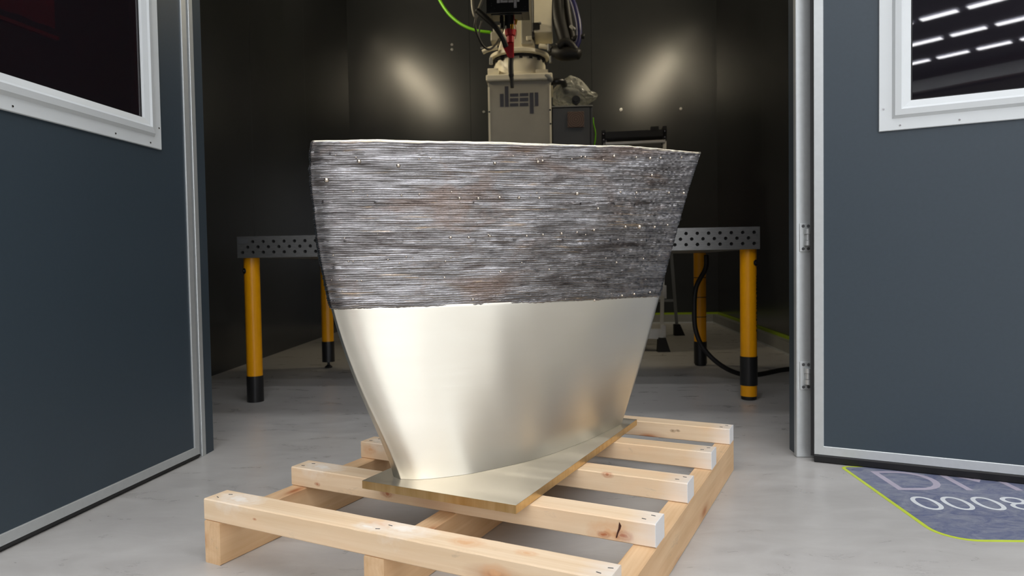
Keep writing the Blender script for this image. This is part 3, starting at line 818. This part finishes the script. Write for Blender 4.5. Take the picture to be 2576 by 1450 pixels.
bm = bmesh.new(); tube(bm, [P(1430, -90, 5.25), P(1434, -20, 5.25), P(1446, 20, 5.22), P(1455, 60, 5.2), P(1456, 95, 5.2), P(1448, 120, 5.2)], .022, 14, 8); R('blue_cable', bm, MAT['blue'], smooth=True)
bm = bmesh.new(); tube(bm, [P(1435, 66, 5.16), P(1445, 74, 5.14)], .012, 10, 4); R('hose_clamp', bm, MAT['duct'], smooth=True)
# hose and fittings from pedestal to the cabinet
bm = bmesh.new(); tube(bm, [P(1380, 210, RY + .06), P(1384, 198, RY + .0), P(1372, 190, RY)], .022, 12); R('pipe_elbow', bm, MAT['duct'], smooth=True)
bm = bmesh.new(); tube(bm, [P(1386, 207, RY + .05), P(1400, 205, RY + .03), P(1414, 206, RY + .05), P(1420, 216, RY + .1), P(1424, 232, RY + .16)], .024, 14, 10, rib=.06); R('black_hose', bm, MAT['satinblack'], auto=60)

# grey control cabinet beside the pedestal
cb = empty('control_cabinet', (.1, RY + .3, 0), 0, 'dark grey control cabinet with square vent beside the robot pedestal', 'cabinet')
a = at(1388.5, 271, RY + .02); b = at(1484, 271, RY + .02); c = at(1491, 271, RY + .02)
CX0, CX1, CX2, CZ = a.x, b.x, c.x, a.z


def Cc(name, bm, mat, **kw):
    bm.transform(Matrix.Translation((-.1, -RY - .3, 0))); return mesh_obj(name, bm, mat, kw.pop('par', cb), **kw)


Cc('body', boxm(CX0, CX2, RY + .03, RY + .5, 0, CZ), MAT['cabinet'], bevel=.004)
Cc('door', boxm(CX0 + .004, CX1 - .004, RY + .012, RY + .03, .04, CZ - .006), MAT['cabinet'], bevel=.003)
Cc('door_seal', boxm(CX1 - .003, CX1 + .006, RY + .016, RY + .03, .04, CZ - .004), MAT['black'])
Cc('top_lip', boxm(CX0 - .004, CX2, RY + .008, RY + .5, CZ, CZ + .008), MAT['duct'])
m = NT('vent grille'); v = m.mapping((1, 1, 1)); wv = m.n('ShaderNodeTexWave', wave_type='RINGS', rings_direction='SPHERICAL'); wv.inputs['Scale'].default_value = 22; wv.inputs['Distortion'].default_value = 1.5
m.l(v, wv.inputs['Vector']); m.col(m.ramp(wv.outputs['Fac'], [(.2, srgb(84, 66, 58)), (.8, srgb(112, 92, 80))])); m.set(Roughness=.6)
a = at(1428, 321, RY); b = at(1469, 280, RY)
bm = boxm(-(b.x - a.x) / 2, (b.x - a.x) / 2, -.006, .006, -(b.z - a.z) / 2, (b.z - a.z) / 2)
vt = mesh_obj('vent', bm, m.m, cb, bevel=.003); vt.location = ((a.x + b.x) / 2 - .1, RY + .006 - RY - .3, (a.z + b.z) / 2)
# green cable behind it
bm = bmesh.new(); tube(bm, [P(1492, 296, RY + .1), P(1493, 312, RY + .1), P(1498, 335, RY + .1), P(1496, 360, RY + .1), P(1492, 380, RY + .1), P(1491, 420, RY + .1), P(1493, 700, RY + .1)], .0055, 8); Cc('earth_cable', bm, MAT['greenhose'], smooth=True)

# crumpled clear plastic bag on the cabinet, round a black plug
bm = bmesh.new(); bmesh.ops.create_icosphere(bm, subdivisions=5, radius=1); random.seed(21)
c = at(1440, 240, RY + .22)
cells = [Vector((random.gauss(0, 1), random.gauss(0, 1), random.gauss(0, 1))).normalized() for _ in range(110)]
for v_ in bm.verts:
    p = v_.co.copy().normalized(); ds = sorted((p - c0).length for c0 in cells)[:2]
    k1 = 1 + .10 * noise.noise(p * 1.6) - .45 * min(.5, ds[1] - ds[0]) - .15 * ds[0]
    q = Vector((p.x * .175 * k1, p.y * .15 * k1, p.z * .115 * k1))
    if q.z > 0: q.x *= (1 - q.z * 3.6); q.x -= q.z * .08; q.z *= 1.28
    if q.x > .12 and q.z < .01: q.x += (q.x - .12) * .9
    q.z = max(q.z, -(c.z - CZ - .0085)); q.x = max(q.x, PX1 + .012 - c.x)
    v_.co = Vector((c.x, c.y, c.z)) + q
bag = mesh_obj('plastic_bag', bm, MAT['film'], auto=18)
tag(bag, 'crumpled clear plastic bag lying on top of the grey control cabinet', 'bag')
p = at(1449, 251, RY + .08); bm = bmesh.new(); cyl(bm, p, p + Vector((0, .05, 0)), .032, .03, 24); cyl(bm, p + Vector((0, -.012, 0)), p, .018, .018, 18); cyl(bm, p + Vector((0, .02, -.045)), p + Vector((0, .02, -.02)), .008)
tag(mesh_obj('cable_plug', bm, MAT['black'], auto=40), 'round black plug resting in the plastic bag on the cabinet', 'plug')

# ------------------------------------------------------------------ floor sign
sg = empty('floor_sign', (.862, 1.583, 0), 0, 'worn blue vinyl floor sign with lime border and digits 0008 beneath the right door', 'sign')


def round_rect(x0, x1, y0, y1, radii, k=8):
    pts = []
    for (cx_, cy_, a0, r) in ((x0, y0, pi, radii[0]), (x1, y0, 1.5 * pi, radii[1]), (x1, y1, 0, radii[2]), (x0, y1, .5 * pi, radii[3])):
        ox = cx_ + (r if cx_ == x0 else -r); oy = cy_ + (r if cy_ == y0 else -r)
        for i in range(k + 1):
            an = a0 + .5 * pi * i / k; pts.append((ox + r * cos(an), oy + r * sin(an)))
    return pts


def prism(bm, pts, z0, z1):
    A = [bm.verts.new((x, y, z0)) for x, y in pts]; B = [bm.verts.new((x, y, z1)) for x, y in pts]; n = len(pts)
    for i in range(n): bm.faces.new((A[i], A[(i + 1) % n], B[(i + 1) % n], B[i]))
    bm.faces.new(A[::-1]); bm.faces.new(B)


bm = bmesh.new(); prism(bm, round_rect(0, 1.15, 0, .575, (.085, .085, .025, .025)), .0002, .0006); mesh_obj('border', bm, MAT['decallime'], sg)
bm = bmesh.new(); prism(bm, round_rect(.0105, 1.14, .0105, .565, (.075, .075, .015, .015)), .0006, .0009); mesh_obj('field', bm, MAT['decal'], sg)


def text(name, s, x, y, w, h, mat, parent, z, bold=0.0):
    cu = bpy.data.curves.new(name, 'FONT'); cu.body = s; cu.size = 1; cu.offset = bold; cu.resolution_u = 6
    o = bpy.data.objects.new(name, cu); COL.objects.link(o); bpy.context.view_layer.update()
    me = bpy.data.meshes.new_from_object(o.evaluated_get(bpy.context.evaluated_depsgraph_get()))
    bpy.data.objects.remove(o); xs = [v.co.x for v in me.vertices]; ys = [v.co.y for v in me.vertices]
    for v in me.vertices:
        v.co.x = x + (v.co.x - min(xs)) / 1 * w; v.co.y = y + (v.co.y - min(ys)) * h; v.co.z = z
    x0, x1, y0, y1 = min(xs), max(xs), min(ys), max(ys)
    for i, v in enumerate(me.vertices):
        v.co.x = x + (xs[i] - x0) / (x1 - x0) * w; v.co.y = y + (ys[i] - y0) / (y1 - y0) * h
    me.materials.clear(); me.materials.append(mat)
    q = bpy.data.objects.new(name, me); COL.objects.link(q); q.parent = parent; return q


text('letters', 'DM', .931 - .862, 1.934 - 1.583, .328, .172, MAT['decaltext'], sg, .0012, -.012)
text('digits', '0008', .920 - .862, 1.780 - 1.583, .293, .101, MAT['decalwhite'], sg, .0012, -.010)

# ------------------------------------------------------------------ pallet
PXY, PA = (-.7694, 1.4341), -.4072
PL, WB, HB, HS, WS = .9257, .0637, .0466, .0936, .0464
pal = empty('wooden_pallet', (*PXY, 0), PA, 'pale pine pallet of five deck beams on three bearers, under the bronze casting', 'pallet')
LT, DK = srgb(240, 217, 186), srgb(222, 191, 152)


def board(name, L, w, h, loc, rotz, mat, seed, bend=.0004):
    """board along local X with slightly rough edges"""
    nx = 48; bm = bmesh.new(); rows = []
    for i in range(nx + 1):
        x = L * i / nx; dz = bend * noise.noise(Vector((x * 5 + seed, seed, 0)))
        ch = .0022
        def e(k): return .0009 * noise.noise(Vector((x * 40 + seed * 9, k * 3.7, seed)))
        pr = [(ch + e(1), 0), (w - ch + e(2), 0), (w + e(3) * .5, ch), (w + e(3) * .5, h - ch + e(4)), (w - ch + e(5), h), (ch + e(6), h), (e(7) * .5, h - ch + e(8)), (e(7) * .5, ch)]
        rows.append([bm.verts.new((x, y, z)) for y, z in pr])
    for A, B in zip(rows, rows[1:]):
        for j in range(8): bm.faces.new((A[j], A[(j + 1) % 8], B[(j + 1) % 8], B[j]))
    bm.faces.new(rows[0][::-1]); bm.faces.new(rows[-1])
    o = mesh_obj(name, bm, mat, pal); o.location = loc; o.rotation_euler = (0, 0, rotz); return o


SY = [0, .2572, .5256, .8011, 1.0766]
DEPTH = SY[-1] + WB
for i, x in enumerate((0, .4362, PL - WS)):
    w_ = wood('pine bearer %d' % i, 11.3 + i * 5.1, srgb(226, 194, 154), srgb(202, 162, 118))
    o = board('bearer', DEPTH, WS, HS - .0004, (x + WS, 0, 0), pi / 2, w_, i + 20)
dk = []
KB, KO = srgb(176, 98, 58), srgb(222, 172, 126)
KW = srgb(246, 238, 226)
KN = {0: [(.448, .042, HB, .022, KO), (.641, .034, HB, .024, KO), (.76, .038, HB, .014, KO), (.72, 0, .018, .02, KO), (.152, 0, .024, .0035, KB)],
      1: [(.835, 0, .014, .030, KO), (.822, 0, .010, .009, KB), (.862, 0, .014, .013, KB), (.296, 0, .019, .012, KB), (.084, 0, .013, .006, KB)],
      2: [(.736, .001, .043, .010, KB), (.031, 0, .026, .016, KO)], 3: [], 4: [(.757, 0, .026, .006, srgb(140, 110, 80)), (.772, 0, .028, .005, srgb(140, 110, 80))]}
for i, y in enumerate(SY):
    w_ = wood('pine beam %d' % i, 3.7 * i + 1.9, LT, DK, .8, PL, KN[i] + [(.075, .03, HB, .040, KW), (.50, .04, HB, .045, KW), (.43, .02, HB, .02, KW)])
    dk.append(board('deck_beam', PL - (.005 if i == 0 else 0), WB, HB, (0, y, HS), 0, w_, i + 3))
ZT_ = HS + HB
# staples at the joints
for i, y in enumerate(SY):
    for x in (.022, .4362 + .02, PL - .028):
        for dx, dy in ((0, .018), (.012, .042)):
            bm = bmesh.new(); box(bm, -.0045, .0045, -.0006, .0006, -.002, .0004); o = mesh_obj('staple', bm, MAT['cabinet'], dk[i]); o.location = (x + dx, dy, HB + .0006)
            o.rotation_euler = (0, 0, .4 - .9 * random.random())
# chipped crack on the second beam's knot
bm = bmesh.new()
pts = [(.848, .040), (.852, .033), (.850, .026), (.846, .018), (.843, .008), (.8405, .008), (.843, .018), (.846, .027), (.847, .034)]
pts = [(x + .006, z) for x, z in pts]
A = [bm.verts.new((x, -.0008, z)) for x, z in pts]; B = [bm.verts.new((x, .0008, z)) for x, z in pts]
bm.faces.new(A); bm.faces.new(B[::-1])
for i in range(len(pts)): bm.faces.new((A[i], A[(i + 1) % len(pts)], B[(i + 1) % len(pts)], B[i]))
mesh_obj('crack', bm, simple('dark crack', srgb(70, 34, 18), .8), dk[1])

# ------------------------------------------------------------------ bronze casting on its plate
bl = empty('printed_bronze_blade', (*PXY, 0), 0, 'large bronze blade, rough ridged above and machined smooth below, on a thick plate', 'metal casting')
PT = .0195
plm = Matrix.Translation((*PXY, 0)) @ Matrix.Rotation(PA, 4, 'Z')
bm = bmesh.new()
vs = box(bm, 0, .3853, 0, .8232, ZT_ + .0012, ZT_ + PT)
for f in bm.faces: f.material_index = 0 if abs(f.normal.z) > .5 or f.calc_center_median().z > ZT_ + PT - .0001 else 1
pl = mesh_obj('base_plate', bm, [MAT['plate'], MAT['plateedge']], bl, bevel=.0008)
off = plm @ Vector((.2773, .192, 0)); pl.location = (off.x - PXY[0], off.y - PXY[1], 0); pl.rotation_euler = (0, 0, PA)

# sections: z, nose x,y, tail x,y (booth frame)
SEC = np.array([
(0.1597, -0.3766, 1.5375, 0.1864, 2.0513), (0.2224, -0.3915, 1.5327, 0.2016, 2.0134), (0.2851, -0.4174, 1.5280, 0.2165, 1.9776),
(0.3478, -0.4432, 1.5237, 0.2300, 1.9438), (0.4105, -0.4631, 1.5196, 0.2436, 1.9122), (0.4732, -0.4793, 1.5158, 0.2578, 1.8830),
(0.5358, -0.4957, 1.5124, 0.2715, 1.8561), (0.5985, -0.5073, 1.5093, 0.2846, 1.8318), (0.6612, -0.5199, 1.5065, 0.2980, 1.8102),
(0.7239, -0.5278, 1.5041, 0.3089, 1.7917), (0.7866, -0.5317, 1.5021, 0.3285, 1.7766), (0.8493, -0.5313, 1.5007, 0.3460, 1.7655), (0.9120, -0.5265, 1.5000, 0.3657, 1.7600)])
# smooth the measured columns a little (quartic fit keeps the silhouettes)
tz_ = (SEC[:, 0] - .1597) / .7523
FIT = [np.polyfit(tz_, SEC[:, j], 5) for j in range(1, 5)]
# near-side profile: chord fraction, offset as part of the maximum (measured at the foot)
PN = np.array([(0, 0), (-.006, .09), (-.005, .17), (-.003, .28), (.003, .335), (.033, .54), (.079, .70), (.155, .87), (.22, .945), (.317, .99), (.41, 1.0), (.50, .93), (.577, .836), (.722, .61), (.854, .345), (.93, .175), (.985, .055), (1.0, .0)])
PF = np.array([(0, 0), (.004, .16), (.02, .34), (.06, .56), (.12, .75), (.2, .9), (.3, 1.0), (.45, .98), (.6, .8), (.75, .54), (.9, .24), (.985, .055), (1.0, .0)])


def resample(P, n):
    """smooth param resampling with Catmull-Rom in arc length"""
    S = np.array([(p.x, p.y) for p in spline([(a, b * .16, 0) for a, b in P], 10)])
    d = np.r_[0, np.cumsum(np.hypot(*np.diff(S, axis=0).T))]
    t = np.linspace(0, d[-1], n)
    return np.c_[np.interp(t, d, S[:, 0]), np.interp(t, d, S[:, 1]) / .16]


NU = 560
near = resample(PN, NU); far = resample(PF, 90)
LOOP = np.r_[np.c_[near, np.ones(NU)], np.c_[far[::-1][1:-1], -np.ones(88)]]
sst = lambda x, a, b: (lambda t: t * t * (3 - 2 * t))(np.clip((x - a) / (b - a), 0, 1))


def section(z, off=0.0):
    t = (z - .1597) / .7523
    xl, yl, xr, yr = [np.polyval(f, t) for f in FIT]
    dx, dy = xr - xl, yr - yl; L = hypot(dx, dy); dx /= L; dy /= L; nx, ny = dy, -dx
    bulge = .117 + (.058 - .117) * min(1, t * 1.15) ** .8
    farb = .055 - .015 * t
    # finite trailing-edge thickness
    te = .004
    s = LOOP[:, 0] * L; o = np.where(LOOP[:, 2] > 0, LOOP[:, 1] * bulge + te * np.clip(LOOP[:, 0], 0, 1), -LOOP[:, 1] * farb - te * np.clip(LOOP[:, 0], 0, 1))
    X = xl + s * dx + o * nx; Y = yl + s * dy + o * ny
    return np.c_[X, Y, np.full(len(X), z)]


def loft(name, zs, mat, disp=None, cap_top=False, zfun=None, rim=None):
    rings = [section(z) for z in zs]
    V = np.stack(rings)                      # (nz, nu, 3)
    if disp is not None:
        du = np.roll(V, -1, 1) - np.roll(V, 1, 1); N = np.stack([du[..., 1], -du[..., 0], np.zeros(du.shape[:2])], -1)
        N /= np.linalg.norm(N, axis=-1, keepdims=True) + 1e-9
        V = V + N * disp(V)[..., None]
    if zfun is not None: V[..., 2] += zfun(V)
    nz, nu = V.shape[:2]; V[..., 0] -= PXY[0]; V[..., 1] -= PXY[1]
    verts = V.reshape(-1, 3)
    i = np.arange(nz - 1)[:, None] * nu; j = np.arange(nu)[None]; j2 = (j + 1) % nu
    faces = np.stack([i + j, i + j2, i + nu + j2, i + nu + j], -1).reshape(-1, 4)
    me = bpy.data.meshes.new(name); me.from_pydata(verts.tolist(), [], faces.tolist() + ([list(range((nz - 1) * nu, nz * nu))] if cap_top else []))
    me.polygons.foreach_set('use_smooth', [True] * len(me.polygons)); me.materials.append(mat)
    if cap_top: me.polygons[len(me.polygons) - 1].use_smooth = False
    o = bpy.data.objects.new(name, me); COL.objects.link(o); o.parent = bl; return o, V


# periodic value noise tables for the bead relief
rng = np.random.RandomState(7)


def vnoise(x, y, seed):
    r = np.random.RandomState(seed).rand(256, 256); xi = np.floor(x).astype(int); yi = np.floor(y).astype(int); fx = x - xi; fy = y - yi
    fx = fx * fx * (3 - 2 * fx); fy = fy * fy * (3 - 2 * fy); g = lambda a, b: r[a % 256, b % 256]
    return (g(xi, yi) * (1 - fx) + g(xi + 1, yi) * fx) * (1 - fy) + (g(xi, yi + 1) * (1 - fx) + g(xi + 1, yi + 1) * fx) * fy


ZC = .5455; ZTOP = .911
BEAD = .0050


def raw_disp(V):
    nz, nu = V.shape[:2]
    seg = np.r_[0, np.cumsum(np.hypot(*np.diff(section(.7)[:, :2], axis=0).T))][:nu]
    S = np.broadcast_to(seg[None], (nz, nu)); Z = V[..., 2]
    q = (Z + .0022 * (vnoise(S * 5, Z * 14, 3) - .5) + .0016 * (vnoise(S * 22, Z * 60, 4) - .5)) / BEAD
    k = np.floor(q); fr = q - k
    prof = np.sqrt(np.clip(1 - (2 * fr - 1) ** 2, 0, 1))
    amp = .0019 * (.15 + .75 * vnoise(k * 17.3, S * 14, 5) + .6 * vnoise(S * 6, Z * 13, 15))
    d = amp * prof + .0020 * (vnoise(k * 9.1, S * 22, 6) - .5) + .0009 * (vnoise(S * 70, k * 3.3, 8) - .5)
    d += .0048 * (vnoise(S * 16, Z * 75, 9) - .5) * sst(vnoise(S * 4, Z * 13, 10), .45, .75)
    d += .0050 * (vnoise(S * 2.6, Z * 9, 12) - .5)
    # rows of blobs where the print was restarted
    for zr, w in ((.885, .9), (.779, 1.), (.693, 1.), (.635, .6)):
        d += w * .0022 * np.exp(-((Z - zr - .004 * (vnoise(S * 3, S * 0, 13) - .5)) / .0032) ** 2) * sst(vnoise(S * 55, S * 0 + zr * 91, 14), .55, .8)
    # finer pitted look toward the trailing edge
    te = np.clip((LOOP[:, 0] - .6) / .3, 0, 1)[None] * .0010
    d += te * (vnoise(S * 160, Z * 230, 11) - .5)
    edge = np.clip((Z - ZC) / .003, 0, 1); d = d * edge + .0006 * edge - .0002
    return d


def wob(u, a, s): return a * (vnoise(u * 9 + 3, u * 0 + s, 20 + s) - .5) + a * .6 * (vnoise(u * 37, u * 0 + s, 40 + s) - .5)


seg_u = np.linspace(0, 1.9, len(LOOP))
# raw upper part; its lower and upper rims waver slightly
zs = np.linspace(ZC, ZTOP, 520)


def zf_raw(V):
    f = (V[..., 2] - ZC) / (ZTOP - ZC)
    u = np.broadcast_to(seg_u[None], f.shape)
    bump = .0035 * np.exp(-((LOOP[:, 0] - .78) / .06) ** 2) - .002 * np.clip((LOOP[:, 0] - .86) / .1, 0, 1)
    return f ** 6 * (wob(u, .0020, 1) + bump[None]) + (1 - f) ** 10 * (wob(u * 2.2, .0022, 2) + .0012 * (vnoise(u * 160, u * 0, 77) - .5))


raw, VR = loft('raw_upper_shell', zs, MAT['raw'], raw_disp, False, zf_raw)
raw['label'] = 'rough dark ridged bronze upper part'
low, VL = loft('machined_lower_body', np.linspace(.1601, ZC + .004, 60), MAT['bronze'], None, True)
low['label'] = 'smooth machined pale bronze lower part'
# rounded bright bead round the top
top = VR[-1]; pts = top[::3]; lx0 = LOOP[::3, 0]
bm = bmesh.new(); n = len(pts); prof = [(cos(a), sin(a)) for a in np.linspace(-.6, pi + .6, 9)]
rings = []
for i in range(n):
    p, q = pts[(i - 1) % n], pts[(i + 1) % n]; t = Vector(q - p); t.z = 0; t.normalize(); nn = Vector((t.y, -t.x, 0)); c_ = Vector(pts[i])
    w = .0048 if lx0[i] < .955 else .0042 - .0012 * min(1, (lx0[i] - .955) / .04)
    c_ = c_ - nn * (w - .0003)
    rings.append([bm.verts.new(c_ + nn * (w * a) + Vector((0, 0, w * b - .001))) for a, b in prof])
for i in range(n):
    A, B = rings[i], rings[(i + 1) % n]
    for j in range(8): bm.faces.new((A[j], A[j + 1], B[j + 1], B[j]))
o = mesh_obj('top_rim', bm, MAT['rim'], bl, smooth=True)
# inner face and closing deck a little below the rim (hollow print)
inn = []; lx = LOOP[::3, 0]
bm = bmesh.new()
for i in range(n):
    p, q = pts[(i - 1) % n], pts[(i + 1) % n]; t = Vector(q - p); t.z = 0; t.normalize(); nn = Vector((t.y, -t.x, 0)); c_ = Vector(pts[i])
    cc = c_ - nn * (.0085 if lx[i] < .955 else .0015); inn.append((bm.verts.new((cc.x, cc.y, c_.z)), bm.verts.new((cc.x, cc.y, c_.z - .02))))
for (a, b), l_ in zip(inn, lx):
    if l_ > .93: bm.verts.remove(a); bm.verts.remove(b)
inn = [q for q, l_ in zip(inn, lx) if l_ <= .93]; n = len(inn)
for i in range(n): bm.faces.new((inn[i][0], inn[(i + 1) % n][0], inn[(i + 1) % n][1], inn[i][1]))
bm.faces.new([b for a, b in inn])
mesh_obj('inner_deck', bm, MAT['raw'], bl)

# weld spatter beads stuck to the raw side, the clear ones placed where they sit
def surf(u, v_):
    """nearest raw-surface point to photo pixel"""
    best = None
    P0 = np.array([0, 0, HC]); d = np.array(at(u, v_, 1.0)) - P0
    VV = VR[:, :NU] + np.array([PXY[0], PXY[1], 0]); VV = VV[::4, ::2]
    w = VV - P0; t = (w @ d) / (d @ d); r = np.linalg.norm(w - t[..., None] * d, axis=-1)
    i = np.unravel_index(np.argmin(r), r.shape); return VV[i], i


spots = [(1453, 487, 5), (1307, 499, 4), (1355, 499, 3.2), (1640, 440, 4), (1636, 397, 4), (1543, 394, 4), (1472, 394, 3), (1600, 484, 3.3), (1562, 482, 3), (1683, 486, 3.6), (1719, 485, 4), (1504, 523, 3.5),
         (1413, 588, 4), (1495, 579, 3.8), (1572, 571, 4), (1647, 571, 4), (1451, 585, 3), (1365, 590, 3.2), (1325, 593, 3), (1608, 570, 6), (1680, 567, 3), (1233, 595, 3.5), (1550, 659, 3), (1619, 652, 2.8),
         (1380, 678, 2.8), (1565, 743, 3.6), (1596, 739, 3.6), (1634, 735, 3.4), (1496, 754, 3.6), (1188, 753, 3.4), (1260, 685, 3), (902, 406, 5), (1000, 416, 5), (822, 454, 6), (1245, 411, 4), (1662, 398, 3.2), (1715, 397, 3),
         (1600, 395, 3), (1352, 408, 4), (1365, 406, 4), (1155, 500, 4), (1203, 500, 4), (1258, 498, 4), (1132, 598, 4), (1180, 598, 3.4), (1120, 700, 3)]
random.seed(9)
for _ in range(60): spots.append((random.uniform(830, 1690), random.choice((397, 486, 590, 655, 700, 743)) + random.gauss(0, 5), random.uniform(1.2, 2.4)))
bm = bmesh.new()
for u, v_, r in spots:
    p, ii = surf(u, v_); p = p - np.array([PXY[0], PXY[1], 0]); rr = r * .00088
    mm = Matrix.Translation(p) @ Matrix.Diagonal((1.15, 1, 1.05, 1))
    bmesh.ops.create_icosphere(bm, subdivisions=2, radius=rr, matrix=mm)
for f in bm.faces: f.smooth = True
o = mesh_obj('spatter_beads', bm, MAT['spatter'], bl, smooth=True); o['kind'] = 'stuff'; o['label'] = 'small bright weld spatter beads'
